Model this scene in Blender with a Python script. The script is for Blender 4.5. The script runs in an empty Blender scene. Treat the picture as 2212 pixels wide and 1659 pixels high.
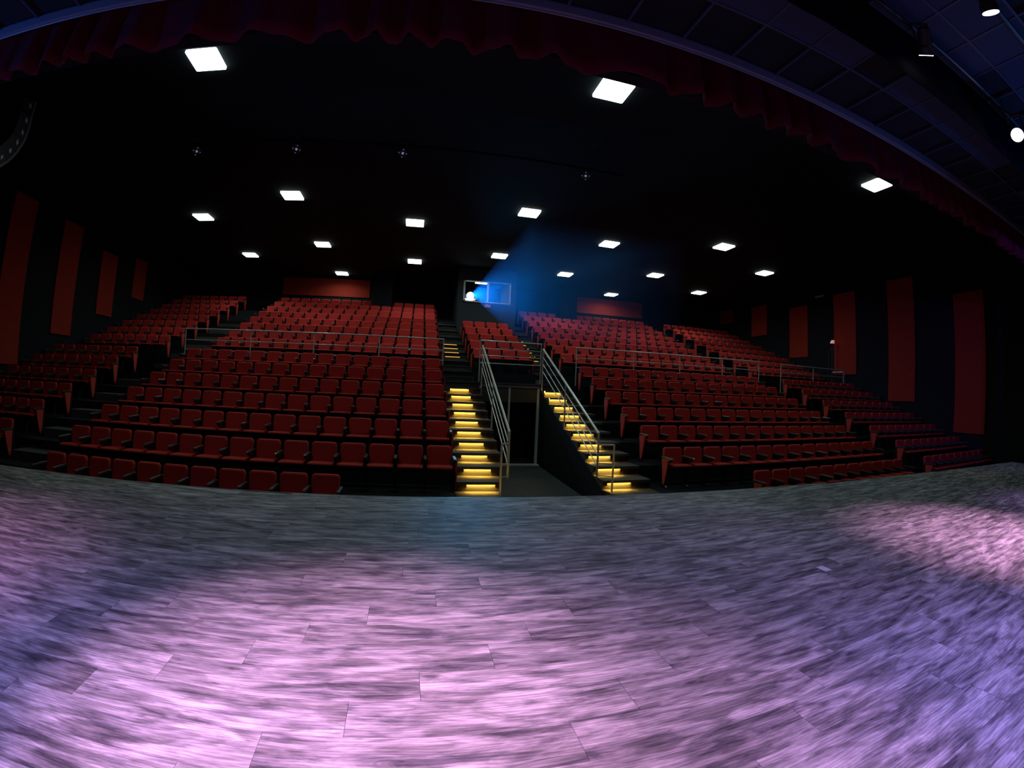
import bpy, bmesh, math, random
from mathutils import Vector, Matrix

random.seed(7)
sc = bpy.context.scene
C = sc.collection

# ------------------------------------------------------------------ units
P = 0.52            # seat pitch in metres; the hall is laid out in seat pitches
U = 0.2286          # plank width
CZ = 5.8538 * U     # lens height above the stage floor (stage floor = z 0)


def W(x, y, z):
    """hall point given in seat pitches, z measured from lens height"""
    return Vector((x * P, y * P, CZ + z * P))


# ------------------------------------------------------------------ camera
YAW, PITCH, ROLL = 0.210916, 0.009693, 0.041341
K = (1.123629, -0.024892, -0.073398, 0.027546)      # angle = sum K[i] * r^(i+1), r in half frame widths


def cam_basis():
    c, s = math.cos(YAW), math.sin(YAW)
    Rz = Matrix(((c, s, 0), (-s, c, 0), (0, 0, 1)))
    c, s = math.cos(PITCH), math.sin(PITCH)
    Rx = Matrix(((1, 0, 0), (0, c, -s), (0, s, c)))
    B = Matrix(((1, 0, 0), (0, 0, 1), (0, 1, 0)))
    c, s = math.cos(ROLL), math.sin(ROLL)
    Rr = Matrix(((c, -s, 0), (s, c, 0), (0, 0, 1)))
    return Rz @ Rx @ B @ Rr                          # columns: right, up, forward


BAS = cam_basis()
cd = bpy.data.cameras.new('camera')
cam = bpy.data.objects.new('camera', cd)
C.objects.link(cam)
r_, u_, f_ = BAS.col[0], BAS.col[1], BAS.col[2]
cam.matrix_world = Matrix((
    (r_[0], u_[0], -f_[0], 0), (r_[1], u_[1], -f_[1], 0), (r_[2], u_[2], -f_[2], CZ), (0, 0, 0, 1)))
cd.type = 'PANO'
cd.panorama_type = 'FISHEYE_LENS_POLYNOMIAL'
cd.sensor_fit = 'HORIZONTAL'
cd.sensor_width, cd.sensor_height = 36.0, 27.0
cd.fisheye_fov = math.radians(178)
cd.fisheye_polynomial_k0 = 0.0
cd.fisheye_polynomial_k1 = -K[0] / 18.0
cd.fisheye_polynomial_k2 = -K[1] / 18.0 ** 2
cd.fisheye_polynomial_k3 = -K[2] / 18.0 ** 3
cd.fisheye_polynomial_k4 = -K[3] / 18.0 ** 4
cd.clip_start, cd.clip_end = 0.05, 200
sc.camera = cam


def project(p):
    """pixel of a world point through the lens above (2212 x 1659), for ranking by size only"""
    d = Vector(p) - Vector((0, 0, CZ))
    d = Vector((d.dot(r_), d.dot(u_), d.dot(f_)))
    n = math.hypot(d.x, d.y)
    th = math.atan2(n, d.z)
    r = th
    for _ in range(12):
        g = K[0] * r + K[1] * r ** 2 + K[2] * r ** 3 + K[3] * r ** 4 - th
        r -= g / (K[0] + 2 * K[1] * r + 3 * K[2] * r ** 2 + 4 * K[3] * r ** 3)
        r = max(0, min(r, 2.2))
    if n < 1e-9:
        return 1106.0, 829.5
    return 1106 + 1106 * r * d.x / n, 829.5 - 1106 * r * d.y / n


# ------------------------------------------------------------------ world, exposure
w = bpy.data.worlds.new('world')
sc.world = w
w.use_nodes = True
w.node_tree.nodes['Background'].inputs[0].default_value = (0.004, 0.008, 0.03, 1)
w.node_tree.nodes['Background'].inputs[1].default_value = 0.10
sc.view_settings.view_transform = 'Standard'
sc.view_settings.look = 'None'
sc.view_settings.exposure = 0.0
sc.view_settings.gamma = 1.0
sc.view_settings.use_curve_mapping = False
sc.cycles.use_denoising = True
sc.cycles.max_bounces = 5
sc.cycles.volume_bounces = 0
sc.cycles.caustics_reflective = False
sc.cycles.sample_clamp_indirect = 3.0


def spot(name, loc, aim, power, col, size, blend, radius=0.12):
    ld = bpy.data.lights.new(name, 'SPOT')
    ld.energy, ld.color = power, col
    ld.spot_size, ld.spot_blend = math.radians(size), blend
    ld.shadow_soft_size = radius
    o = bpy.data.objects.new(name, ld)
    C.objects.link(o)
    o.location = loc
    o.rotation_euler = (Vector(aim) - Vector(loc)).to_track_quat('-Z', 'Y').to_euler()
    return o


PINK = (1.0, 0.50, 0.98)
VIOLET = (0.58, 0.32, 1.0)
BLUE = (0.36, 0.28, 1.0)
DEEP = (0.02, 0.20, 1.0)
# stage lamps: hung from the battens over the stage, spots aimed down at the floor
spot('stage_spot_light', (-1.0, -1.0, 4.2), (-0.40, 1.62, 0), 2200, PINK, 34, 1.0)
spot('stage_spot_light', (1.0, -1.2, 4.2), (0.4, 0.9, 0), 900, PINK, 48, 1.0)
spot('stage_spot_light', (5.9, -0.6, 4.2), (5.6, 1.7, 0), 2100, PINK, 40, 1.0)
spot('stage_spot_light', (-4.4, -0.9, 4.2), (-4.2, 1.5, 0), 1100, (1.0, 0.42, 1.0), 50, 1.0)
spot('stage_spot_light', (2.6, -1.2, 4.3), (2.5, 1.6, 0), 520, (0.48, 0.28, 1.0), 60, 1.0)
spot('stage_spot_light', (-3.0, -1.2, 4.3), (-2.2, 1.9, 0), 260, (0.40, 0.30, 1.0), 56, 1.0)
spot('stage_spot_light', (-2.8, -1.8, 4.3), (-2.2, 0.2, 0), 1000, BLUE, 56, 1.0)
spot('stage_spot_light', (3.4, -1.8, 4.3), (2.9, -0.3, 0), 1300, BLUE, 50, 1.0)
spot('stage_spot_light', (9.0, -0.4, 4.2), (8.4, 1.2, 0), 600, VIOLET, 46, 1.0)
spot('unseen_wash_light', (-7.5, 0.4, 2.6), (-4.0, 2.9, 4.9), 300, DEEP, 70, 1.0)  # unseen blue wash lamps, lighting the stage ceiling and right wall
spot('unseen_wash_light', (5.5, -1.0, 3.6), (15.0, 6.0, 2.4), 1100, (0.10, 0.10, 1.0), 44, 1.0)
spot('unseen_wash_light', (8.6, 0.0, 2.4), (6.0, 1.2, 4.9), 160, DEEP, 80, 1.0)

# ------------------------------------------------------------------ materials
MATS = {}


def nodes(name):
    m = bpy.data.materials.new(name)
    m.use_nodes = True
    MATS[name] = m
    nt = m.node_tree
    return m, nt, nt.nodes['Principled BSDF']


def plain(name, col, rough=0.6, metal=0.0, noise=0.0, scale=20.0, spec=0.5, bump=0.0):
    m, nt, b = nodes(name)
    b.inputs['Base Color'].default_value = (*col, 1)
    b.inputs['Roughness'].default_value = rough
    b.inputs['Metallic'].default_value = metal
    b.inputs['Specular IOR Level'].default_value = spec
    if noise or bump:
        tc = nt.nodes.new('ShaderNodeTexCoord')
        n = nt.nodes.new('ShaderNodeTexNoise')
        n.inputs['Scale'].default_value = scale
        n.inputs['Detail'].default_value = 4
        nt.links.new(tc.outputs['Object'], n.inputs['Vector'])
        if noise:
            mx = nt.nodes.new('ShaderNodeMix')
            mx.data_type = 'RGBA'
            mx.inputs[6].default_value = (*[c * (1 - noise) for c in col], 1)
            mx.inputs[7].default_value = (*[min(1, c * (1 + noise)) for c in col], 1)
            nt.links.new(n.outputs['Fac'], mx.inputs[0])
            nt.links.new(mx.outputs[2], b.inputs['Base Color'])
        if bump:
            bp = nt.nodes.new('ShaderNodeBump')
            bp.inputs['Strength'].default_value = bump
            bp.inputs['Distance'].default_value = 0.01
            nt.links.new(n.outputs['Fac'], bp.inputs['Height'])
            nt.links.new(bp.outputs['Normal'], b.inputs['Normal'])
    return m


def emit(name, col, strength):
    m, nt, b = nodes(name)
    b.inputs['Base Color'].default_value = (0.8, 0.8, 0.8, 1)
    b.inputs['Emission Color'].default_value = (*col, 1)
    b.inputs['Emission Strength'].default_value = strength
    return m


plain('seat_fabric', (0.56, 0.034, 0.026), 0.85, noise=0.25, scale=60, spec=0.3)
plain('end_fabric', (0.60, 0.050, 0.030), 0.8, noise=0.2, scale=60, spec=0.3)
plain('black_plastic', (0.012, 0.012, 0.014), 0.35)
plain('arm_plastic', (0.05, 0.05, 0.055), 0.3)
plain('black_wall', (0.010, 0.010, 0.014), 0.85, noise=0.3, scale=3, spec=0.2)
plain('black_ceiling', (0.016, 0.024, 0.028), 0.9, spec=0.1)
plain('tier_carpet', (0.020, 0.020, 0.024), 0.95, noise=0.4, scale=40, spec=0.1)
plain('step_concrete', (0.075, 0.07, 0.062), 0.8, noise=0.25, scale=30)
plain('pit_floor', (0.035, 0.045, 0.05), 0.8, noise=0.4, scale=6)
plain('panel_fabric', (0.34, 0.030, 0.016), 0.9, noise=0.2, scale=8, spec=0.2)
plain('steel', (0.62, 0.62, 0.57), 0.35, metal=0.25)
plain('aluminium', (0.62, 0.65, 0.66), 0.4, metal=0.15)
plain('dark_metal', (0.03, 0.03, 0.035), 0.45, metal=0.3)
plain('speaker_grey', (0.10, 0.13, 0.13), 0.5)
plain('fin_grey', (0.45, 0.50, 0.48), 0.4)
plain('valance_velvet', (0.12, 0.007, 0.016), 0.9, noise=0.25, scale=12, spec=0.2)
plain('black_drape', (0.006, 0.006, 0.008), 0.95, spec=0.05)
plain('track_paint', (0.22, 0.20, 0.24), 0.45)
plain('tile_grey', (0.028, 0.036, 0.075), 0.9, noise=0.15, scale=25)
plain('tile_black', (0.006, 0.006, 0.008), 0.9)
plain('tbar_paint', (0.045, 0.05, 0.085), 0.6)
plain('fascia_paint', (0.008, 0.008, 0.01), 0.7)
plain('stage_trim', (0.16, 0.17, 0.17), 0.4, metal=0.5)
plain('white_plate', (0.95, 0.93, 0.95), 0.4, noise=0.05, scale=60)
plain('sign_pink', (0.75, 0.25, 0.30), 0.5)
plain('subfloor', (0.06, 0.055, 0.055), 0.8)
emit('diffuser', (0.92, 1.0, 0.95), 4.0)
emit('step_led', (1.0, 0.56, 0.08), 190.0)
emit('par_lens', (1.0, 0.92, 1.0), 9.0)
emit('projector_lens', (0.75, 0.92, 1.0), 14.0)
emit('sign_light', (1.0, 0.45, 0.36), 0.4)
emit('glint_glow', (0.75, 0.78, 1.0), 0.16)  # reflected glints of the ceiling spotlights, put in as emission


def glass_mat():
    m = bpy.data.materials.new('pane_glass')
    m.use_nodes = True
    nt = m.node_tree
    nt.nodes.clear()
    out = nt.nodes.new('ShaderNodeOutputMaterial')
    t = nt.nodes.new('ShaderNodeBsdfTransparent')
    g = nt.nodes.new('ShaderNodeBsdfGlossy')
    g.inputs['Roughness'].default_value = 0.02
    mx = nt.nodes.new('ShaderNodeMixShader')
    mx.inputs[0].default_value = 0.06
    nt.links.new(t.outputs[0], mx.inputs[1])
    nt.links.new(g.outputs[0], mx.inputs[2])
    nt.links.new(mx.outputs[0], out.inputs[0])
    MATS['pane_glass'] = m


glass_mat()


def plank_mat():
    """weathered grey oak vinyl: each plank its own tone, streaks and knots along its length"""
    m, nt, b = nodes('plank_vinyl')
    N, Lk = nt.nodes, nt.links
    oi = N.new('ShaderNodeObjectInfo')
    geo = N.new('ShaderNodeNewGeometry')
    add = N.new('ShaderNodeMath'); add.operation = 'ADD'
    Lk.new(oi.outputs['Random'], add.inputs[0]); Lk.new(geo.outputs['Random Per Island'], add.inputs[1])
    fr = N.new('ShaderNodeMath'); fr.operation = 'FRACT'
    Lk.new(add.outputs[0], fr.inputs[0])
    off = N.new('ShaderNodeMath'); off.operation = 'MULTIPLY'; off.inputs[1].default_value = 57.0
    Lk.new(fr.outputs[0], off.inputs[0])
    cmb = N.new('ShaderNodeCombineXYZ')
    Lk.new(off.outputs[0], cmb.inputs[0]); Lk.new(off.outputs[0], cmb.inputs[2])
    vadd = N.new('ShaderNodeVectorMath'); vadd.operation = 'ADD'
    Lk.new(geo.outputs['Position'], vadd.inputs[0]); Lk.new(cmb.outputs[0], vadd.inputs[1])

    def noise(sx, sy, scale, detail, dist=0.0):
        mp = N.new('ShaderNodeMapping')
        mp.inputs['Scale'].default_value = (sx, sy, 1)
        Lk.new(vadd.outputs[0], mp.inputs['Vector'])
        n = N.new('ShaderNodeTexNoise')
        n.inputs['Scale'].default_value = scale
        n.inputs['Detail'].default_value = detail
        n.inputs['Distortion'].default_value = dist
        Lk.new(mp.outputs[0], n.inputs['Vector'])
        return n
    n1 = noise(1.7, 9.5, 1.6, 10, 0.5)       # broad streaks along the plank
    n1.inputs['Roughness'].default_value = 0.62
    n2 = noise(9.0, 90.0, 1.6, 4)           # fine grain
    n3 = noise(2.4, 9.0, 1.3, 6, 1.0)       # cloudy dark patches
    mpw = N.new('ShaderNodeMapping'); mpw.inputs['Scale'].default_value = (0.55, 3.2, 1)
    Lk.new(vadd.outputs[0], mpw.inputs['Vector'])
    wv = N.new('ShaderNodeTexWave'); wv.wave_type = 'BANDS'; wv.bands_direction = 'Y'
    wv.inputs['Scale'].default_value = 5.5; wv.inputs['Distortion'].default_value = 11.0
    wv.inputs['Detail'].default_value = 3.0; wv.inputs['Detail Scale'].default_value = 0.9
    Lk.new(mpw.outputs[0], wv.inputs['Vector'])
    r1 = N.new('ShaderNodeValToRGB')
    r1.color_ramp.elements[0].position = 0.36; r1.color_ramp.elements[0].color = (0.13, 0.125, 0.135, 1)
    r1.color_ramp.elements[1].position = 0.64; r1.color_ramp.elements[1].color = (0.54, 0.51, 0.49, 1)
    e = r1.color_ramp.elements.new(0.5); e.color = (0.33, 0.315, 0.31, 1)
    Lk.new(n1.outputs['Fac'], r1.inputs[0])
    r2a = N.new('ShaderNodeMapRange')
    r2a.inputs[1].default_value = 0.35; r2a.inputs[2].default_value = 0.65
    r2a.inputs[3].default_value = 0.86; r2a.inputs[4].default_value = 1.10
    Lk.new(n2.outputs['Fac'], r2a.inputs[0])
    r2w = N.new('ShaderNodeMapRange')
    r2w.inputs[3].default_value = 0.80; r2w.inputs[4].default_value = 1.10
    Lk.new(wv.outputs['Fac'], r2w.inputs[0])
    r2 = N.new('ShaderNodeMath'); r2.operation = 'MULTIPLY'
    Lk.new(r2a.outputs[0], r2.inputs[0]); Lk.new(r2w.outputs[0], r2.inputs[1])
    r3 = N.new('ShaderNodeMapRange')
    r3.inputs[1].default_value = 0.38; r3.inputs[2].default_value = 0.56
    r3.inputs[3].default_value = 0.55; r3.inputs[4].default_value = 1.12
    Lk.new(n3.outputs['Fac'], r3.inputs[0])
    tone = N.new('ShaderNodeMapRange')
    tone.inputs[3].default_value = 0.82; tone.inputs[4].default_value = 1.16
    Lk.new(fr.outputs[0], tone.inputs[0])
    m1 = N.new('ShaderNodeMath'); m1.operation = 'MULTIPLY'
    Lk.new(r2.outputs[0], m1.inputs[0]); Lk.new(r3.outputs[0], m1.inputs[1])
    m2 = N.new('ShaderNodeMath'); m2.operation = 'MULTIPLY'
    Lk.new(m1.outputs[0], m2.inputs[0]); Lk.new(tone.outputs[0], m2.inputs[1])
    sc_ = N.new('ShaderNodeVectorMath'); sc_.operation = 'SCALE'
    Lk.new(r1.outputs[0], sc_.inputs[0]); Lk.new(m2.outputs[0], sc_.inputs['Scale'])
    Lk.new(sc_.outputs[0], b.inputs['Base Color'])
    b.inputs['Roughness'].default_value = 0.55
    b.inputs['Specular IOR Level'].default_value = 0.14
    bp = N.new('ShaderNodeBump'); bp.inputs['Strength'].default_value = 0.12; bp.inputs['Distance'].default_value = 0.004
    Lk.new(n2.outputs['Fac'], bp.inputs['Height']); Lk.new(bp.outputs[0], b.inputs['Normal'])


plank_mat()


def haze_mat():
    m = bpy.data.materials.new('beam_haze')
    m.use_nodes = True
    nt = m.node_tree
    nt.nodes.clear()
    out = nt.nodes.new('ShaderNodeOutputMaterial')
    v = nt.nodes.new('ShaderNodeVolumeScatter')
    v.inputs['Color'].default_value = (0.05, 0.36, 1, 1)  # beam's blue put into the haze colour, so white light scatters blue
    v.inputs['Density'].default_value = 0.032
    v.inputs['Anisotropy'].default_value = 0.85
    nt.links.new(v.outputs[0], out.inputs['Volume'])
    MATS['beam_haze'] = m


haze_mat()


# ------------------------------------------------------------------ mesh helpers
def bx(bm, lo, hi):
    vs = [bm.verts.new((x, y, z)) for x in (lo[0], hi[0]) for y in (lo[1], hi[1]) for z in (lo[2], hi[2])]
    for q in ((0, 1, 3, 2), (4, 6, 7, 5), (0, 4, 5, 1), (2, 3, 7, 6), (0, 2, 6, 4), (1, 5, 7, 3)):
        bm.faces.new([vs[i] for i in q])
    return vs


def tube(bm, pts, r, n=8):
    """round bar through a list of points, capped"""
    pts = [Vector(p) for p in pts]
    rings = []
    for i, p in enumerate(pts):
        a = pts[max(i - 1, 0)]; c = pts[min(i + 1, len(pts) - 1)]
        t = (c - a).normalized()
        s = t.cross(Vector((0, 0, 1)))
        if s.length < 1e-4:
            s = Vector((1, 0, 0))
        s.normalize(); q = s.cross(t).normalized()
        rings.append([bm.verts.new(p + r * (math.cos(2 * math.pi * k / n) * s + math.sin(2 * math.pi * k / n) * q)) for k in range(n)])
    for A, B in zip(rings, rings[1:]):
        for k in range(n):
            bm.faces.new((A[k], A[(k + 1) % n], B[(k + 1) % n], B[k]))
    bm.faces.new(rings[0][::-1]); bm.faces.new(rings[-1])


def lathe(bm, prof, axis_o, axis_d, n=20):
    """profile [(radius, along)] spun about an axis"""
    d = Vector(axis_d).normalized(); o = Vector(axis_o)
    s = d.cross(Vector((0, 0, 1)))
    if s.length < 1e-4:
        s = Vector((1, 0, 0))
    s.normalize(); q = d.cross(s)
    rings = [[bm.verts.new(o + d * h + rr * (math.cos(2 * math.pi * k / n) * s + math.sin(2 * math.pi * k / n) * q)) for k in range(n)] for rr, h in prof]
    for A, B in zip(rings, rings[1:]):
        for k in range(n):
            bm.faces.new((A[k], A[(k + 1) % n], B[(k + 1) % n], B[k]))
    bm.faces.new(rings[0][::-1]); bm.faces.new(rings[-1])


def prism(bm, poly, lo, hi, axis):
    """extrude a 2-D outline along x, y or z"""
    def v(p, t):
        return {'x': (t, p[0], p[1]), 'y': (p[0], t, p[1]), 'z': (p[0], p[1], t)}[axis]
    A = [bm.verts.new(v(p, lo)) for p in poly]; B = [bm.verts.new(v(p, hi)) for p in poly]
    n = len(poly)
    for i in range(n):
        bm.faces.new((A[i], A[(i + 1) % n], B[(i + 1) % n], B[i]))
    bm.faces.new(A[::-1]); bm.faces.new(B)


def mesh(name, bm, mats, bevel=0.0, seg=2):
    if bevel:
        bmesh.ops.bevel(bm, geom=list(bm.edges), offset=bevel, segments=seg, affect='EDGES', profile=0.7, clamp_overlap=True)
    bmesh.ops.recalc_face_normals(bm, faces=bm.faces)
    me = bpy.data.meshes.new(name)
    bm.to_mesh(me); bm.free()
    for m in ([mats] if isinstance(mats, str) else mats):
        me.materials.append(MATS[m])
    return me


def put(name, me, parent=None, loc=None, rot=None):
    o = bpy.data.objects.new(name, me)
    C.objects.link(o)
    if parent is not None:
        o.parent = parent
    if loc is not None:
        o.location = loc
    if rot is not None:
        o.rotation_euler = rot
    return o


def build(name, fn, mat, parent=None, bevel=0.0, loc=None, rot=None, seg=2):
    bm = bmesh.new()
    fn(bm)
    return put(name, mesh(name, bm, mat, bevel, seg), parent, loc, rot)


def box(name, lo, hi, mat, parent=None, bevel=0.0):
    """box between two world points; its origin sits at the base centre"""
    lo, hi = Vector(lo), Vector(hi)
    o = Vector(((lo.x + hi.x) / 2, (lo.y + hi.y) / 2, min(lo.z, hi.z)))
    pl = parent_off(parent)
    return build(name, lambda bm: bx(bm, lo - o, hi - o), mat, parent, bevel, loc=o - pl)


def parent_off(p):
    v = Vector((0, 0, 0))
    while p is not None:
        v += p.location
        p = p.parent
    return v


def empty(name, loc=(0, 0, 0), rotz=0.0):
    o = bpy.data.objects.new(name, None)
    C.objects.link(o)
    o.location = loc
    o.rotation_euler = (0, 0, rotz)
    o.empty_display_size = 0.1
    return o


def tag(o, label, cat, group=None):
    o['label'] = label; o['category'] = cat
    if group:
        o['group'] = group
    return o


def struct(o, label=None):
    o['kind'] = 'structure'
    if label:
        o['label'] = label
    return o


# ================================================================== THE SETTING
XL, XR = -24.2, 35.3            # side walls
YB = 47.0                       # back wall
ZC = 5.45 / P                   # hall ceiling above the lens
ZF = -4.39                      # hall floor
RL, RU = 0.723, 0.742           # rise per row, lower and upper


def zt_low(k): return ZF + RL * k
def zt_up(k): return 0.97 + RU * k
ZX = 0.31                       # cross aisle


def edge_y(x):
    """front edge of the stage, very slightly bowed"""
    return 23.622 * U - 0.004674 * x * x


# --- stage floor: planks on a subfloor
SX0, SX1, SY0 = -9.0, 13.6, -2.5
NX = 40


def sub(bm):
    xs = [SX0 + (SX1 - SX0) * i / NX for i in range(NX + 1)]
    poly = [(x, edge_y(x)) for x in xs] + [(SX1, SY0), (SX0, SY0)]
    prism(bm, poly, -0.06, -0.012, 'z')


floor = struct(build('floor', sub, 'subfloor'), 'grey plank stage floor')

PL = 5.27 * U
PH = {5: 10.49, 6: 6.79, 7: 7.95, 8: 4.06, 9: 0.12, 10: 1.70, 11: 2.78, 12: 4.16, 13: 5.93, 14: 2.03}
planks = []
for n in range(-2, 26):
    y0, y1 = (n - 1 - 0.56) * U, (n - 0.56) * U
    ph = PH.get(n, random.uniform(0, 5.27)) * U
    k0 = math.floor((SX0 - ph) / PL)
    x = ph + k0 * PL
    while x < SX1:
        a, b = max(x, SX0), min(x + PL, SX1)
        x += PL
        if b - a < 0.02:
            continue
        planks.append((a, b, y0, y1))


def plank_poly(a, b, y0, y1, g=0.0008):
    """plank outline; the front row is trimmed to the stage edge"""
    lim = [edge_y(a), edge_y(b)]
    if y0 + 0.01 >= min(lim):
        return None
    if y1 <= min(lim):
        return [(a + g, y0 + g), (b - g, y0 + g), (b - g, y1 - g), (a + g, y1 - g)]
    tops = [(a + (b - a) * i / 4, min(y1 - g, edge_y(a + (b - a) * i / 4))) for i in range(4, -1, -1)]
    if min(t[1] for t in tops) <= y0 + 0.005:
        return None
    return [(a + g, y0 + g), (b - g, y0 + g)] + [(min(max(t[0], a + g), b - g), t[1]) for t in tops]


def area_px(pl):
    a, b, y0, y1 = pl
    pts = [project((x, y, 0)) for x, y in ((a, y0), (b, y0), (b, y1), (a, y1))]
    if not any(-20 < q[0] < 2232 and 900 < q[1] < 1680 for q in pts) and not (-20 < project(((a + b) / 2, (y0 + y1) / 2, 0))[0] < 2232 and project(((a + b) / 2, (y0 + y1) / 2, 0))[1] < 1690):
        return 0
    if (a + b) / 2 < -8 or (y0 + y1) / 2 < -0.2:
        return 0
    return abs(sum(pts[i][0] * pts[(i + 1) % 4][1] - pts[(i + 1) % 4][0] * pts[i][1] for i in range(4))) / 2


planks = [(area_px(p), p) for p in planks]
planks.sort(key=lambda t: -t[0])
full_me = None
rest = bmesh.new()
n_ind = 0
for ar, pl in planks:
    poly = plank_poly(*pl)
    if poly is None:
        continue
    cx, cy = (pl[0] + pl[1]) / 2, (pl[2] + pl[3]) / 2
    if ar > 60 and n_ind < 295:
        n_ind += 1
        whole = len(poly) == 4 and abs(pl[1] - pl[0] - PL) < 1e-6
        if whole and full_me is None:
            bm = bmesh.new()
            prism(bm, [(x - cx, y - cy) for x, y in poly], -0.012, 0.0, 'z')
            full_me = mesh('plank', bm, 'plank_vinyl')
        if whole:
            me = full_me
        else:
            bm = bmesh.new()
            prism(bm, [(x - cx, y - cy) for x, y in poly], -0.012, 0.0, 'z')
            me = mesh('plank', bm, 'plank_vinyl')
        put('plank', me, floor, (cx, cy, random.uniform(-0.0004, 0.0004)))
    else:
        prism(rest, poly, -0.012, 0.0, 'z')
o = put('planking', mesh('planking', rest, 'plank_vinyl'), floor)
o['kind'] = 'stuff'


# stage front: metal nosing and black fascia
def nosing(bm):
    xs = [SX0 + (SX1 - SX0) * i / NX for i in range(NX + 1)]
    poly = [(x, edge_y(x) + 0.02) for x in xs] + [(x, edge_y(x) + 0.001) for x in xs[::-1]]
    prism(bm, poly, -0.05, 0.0015, 'z')


def fascia(bm):
    xs = [SX0 + (SX1 - SX0) * i / NX for i in range(NX + 1)]
    poly = [(x, edge_y(x) - 0.02) for x in xs] + [(x, edge_y(x) - 0.10) for x in xs[::-1]]
    prism(bm, poly, CZ + ZF * P, -0.06, 'z')


struct(build('trim_1', nosing, 'stage_trim'), 'thin metal nosing along the stage edge')
struct(build('wall_stage_front', fascia, 'fascia_paint'))

# --- hall shell
struct(box('floor_hall', W(XL, 6, ZF - 0.3), W(XR, YB, ZF), 'pit_floor'), 'dark floor in front of the stage')
struct(box('wall_left', W(XL - 0.4, 5.0, ZF - 0.3), W(XL, YB + 0.4, ZC + 0.2), 'black_wall'))
struct(box('wall_right', W(XR, 5.0, ZF - 0.3), W(XR + 0.4, YB + 0.4, ZC + 0.2), 'black_wall'))
struct(box('wall_back', W(XL, YB, ZF - 0.3), W(XR, YB + 0.4, ZC + 0.2), 'black_wall'))
struct(box('ceiling', W(XL, 6.8, ZC), W(XR, YB, ZC + 0.2), 'black_ceiling'), 'black hall ceiling')
# proscenium header above the valance, side returns right and left of the stage opening
struct(box('wall_proscenium_header', (-12.6, 3.62, 4.55), (18.3, 3.78, 6.9), 'black_wall'))
struct(box('wall_proscenium_right', (13.7, 3.62, CZ + ZF * P), (18.4, 3.9, 4.6), 'black_wall'))
struct(box('wall_proscenium_left', (-12.6, 3.62, CZ + ZF * P), (-9.1, 3.9, 4.6), 'black_wall'))

# --- raked tiers
for k in range(1, 7):
    y1 = 26.4 if k == 6 else 14.7 + 2 * k
    struct(box('seating_tier', W(XL, 12.7 + 2 * k, ZF), W(1.5, y1, zt_low(k)), 'tier_carpet'))
    struct(box('seating_tier', W(9.0, 12.7 + 2 * k, ZF), W(XR, y1, zt_low(k)), 'tier_carpet'))
struct(box('seating_tier', W(XL, 26.4, ZF), W(1.5, 28.7, ZX), 'tier_carpet'), 'cross aisle behind the railing')
struct(box('seating_tier', W(9.0, 26.4, ZF), W(XR, 28.7, ZX), 'tier_carpet'), 'cross aisle behind the railing')
struct(box('seating_tier', W(1.5, 25.75, 0.12), W(9.0, 28.7, ZX), 'tier_carpet'), 'landing above the centre doorway')
for k in range(8):
    y0, y1 = 28.7 + 2 * k, 30.7 + 2 * k
    if k < 5:
        struct(box('seating_tier', W(XL, y0, ZF), W(XR, y1, zt_up(k)), 'tier_carpet'))
    else:
        y1 = YB if k == 7 else y1
        struct(box('seating_tier', W(XL, y0, ZF), W(3.4, y1, zt_up(k)), 'tier_carpet'))
        struct(box('seating_tier', W(8.5, y0, ZF), W(XR, y1, zt_up(k)), 'tier_carpet'))

# --- centre stairs: treads with an overhanging nosing and a lamp strip under it
PIT_L, PIT_R = 3.43, 7.02
LED_L = (1.88, 2.90)
LED_R = (7.15, 8.15)


def flare_l(y): return PIT_L + 0.018 * max(0, y - 17.4) - max(0, 17.4 - y) * 0.20
def flare_r(y): return PIT_R - 0.04 + 0.022 * max(0, y - 15.6) + max(0, 15.6 - y) * 0.20


def stair(name, x0f, x1f, led, first, last, ztop, depth, label):
    root = struct(empty(name, W((x0f(first) + x1f(first)) / 2, first, ZF)), label)
    base = parent_off(root)
    y = first
    i = 0
    while y <= last + 0.01:
        z = ztop(y)
        # tread with nosing lip 35 mm proud of the riser, plan follows the pit flare
        ya, yb = y, min(y + depth, 25.75)
        lo = max(ZF, z - 1.1)

        def st(bm, ya=ya, yb=yb, z=z, lo=lo):
            def P3(x, yy, zz): return W(x, yy, zz) - base
            lip = 0.10
            A = [(x0f(ya), ya), (x1f(ya), ya), (x1f(yb), yb), (x0f(yb), yb)]
            Lp = [(x0f(ya), ya - lip), (x1f(ya), ya - lip), (x1f(yb), yb), (x0f(yb), yb)]
            Sk = [(x0f(ya), ya - lip), (x1f(ya), ya - lip), (x1f(ya), ya - lip + .025), (x0f(ya), ya - lip + .025)]
            for poly, za, zb in ((A, lo, z - 0.045), (Lp, z - 0.045, z), (Sk, z - 0.10, z - 0.045)):
                a = [bm.verts.new(P3(px, py, za)) for px, py in poly]
                b = [bm.verts.new(P3(px, py, zb)) for px, py in poly]
                for j in range(4):
                    bm.faces.new((a[j], a[(j + 1) % 4], b[(j + 1) % 4], b[j]))
                bm.faces.new(a[::-1]); bm.faces.new(b)
        s = build('step', st, 'step_concrete', root)
        if led and i >= 0:
            a, b = led
            box('step_light', W(a, y - 0.065, z - 0.078), W(b, y - 0.02, z - 0.046), 'step_led', root)
            for xa in (a - .03, b):
                box('spill_blinker', W(xa, y - 0.075, z - 0.20), W(xa + .03, y - 0.002, z - 0.046), 'dark_metal', root)  # blinkers added to stop the strip's light spreading sideways
        y += 1.0
        i += 1
    return root


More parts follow.
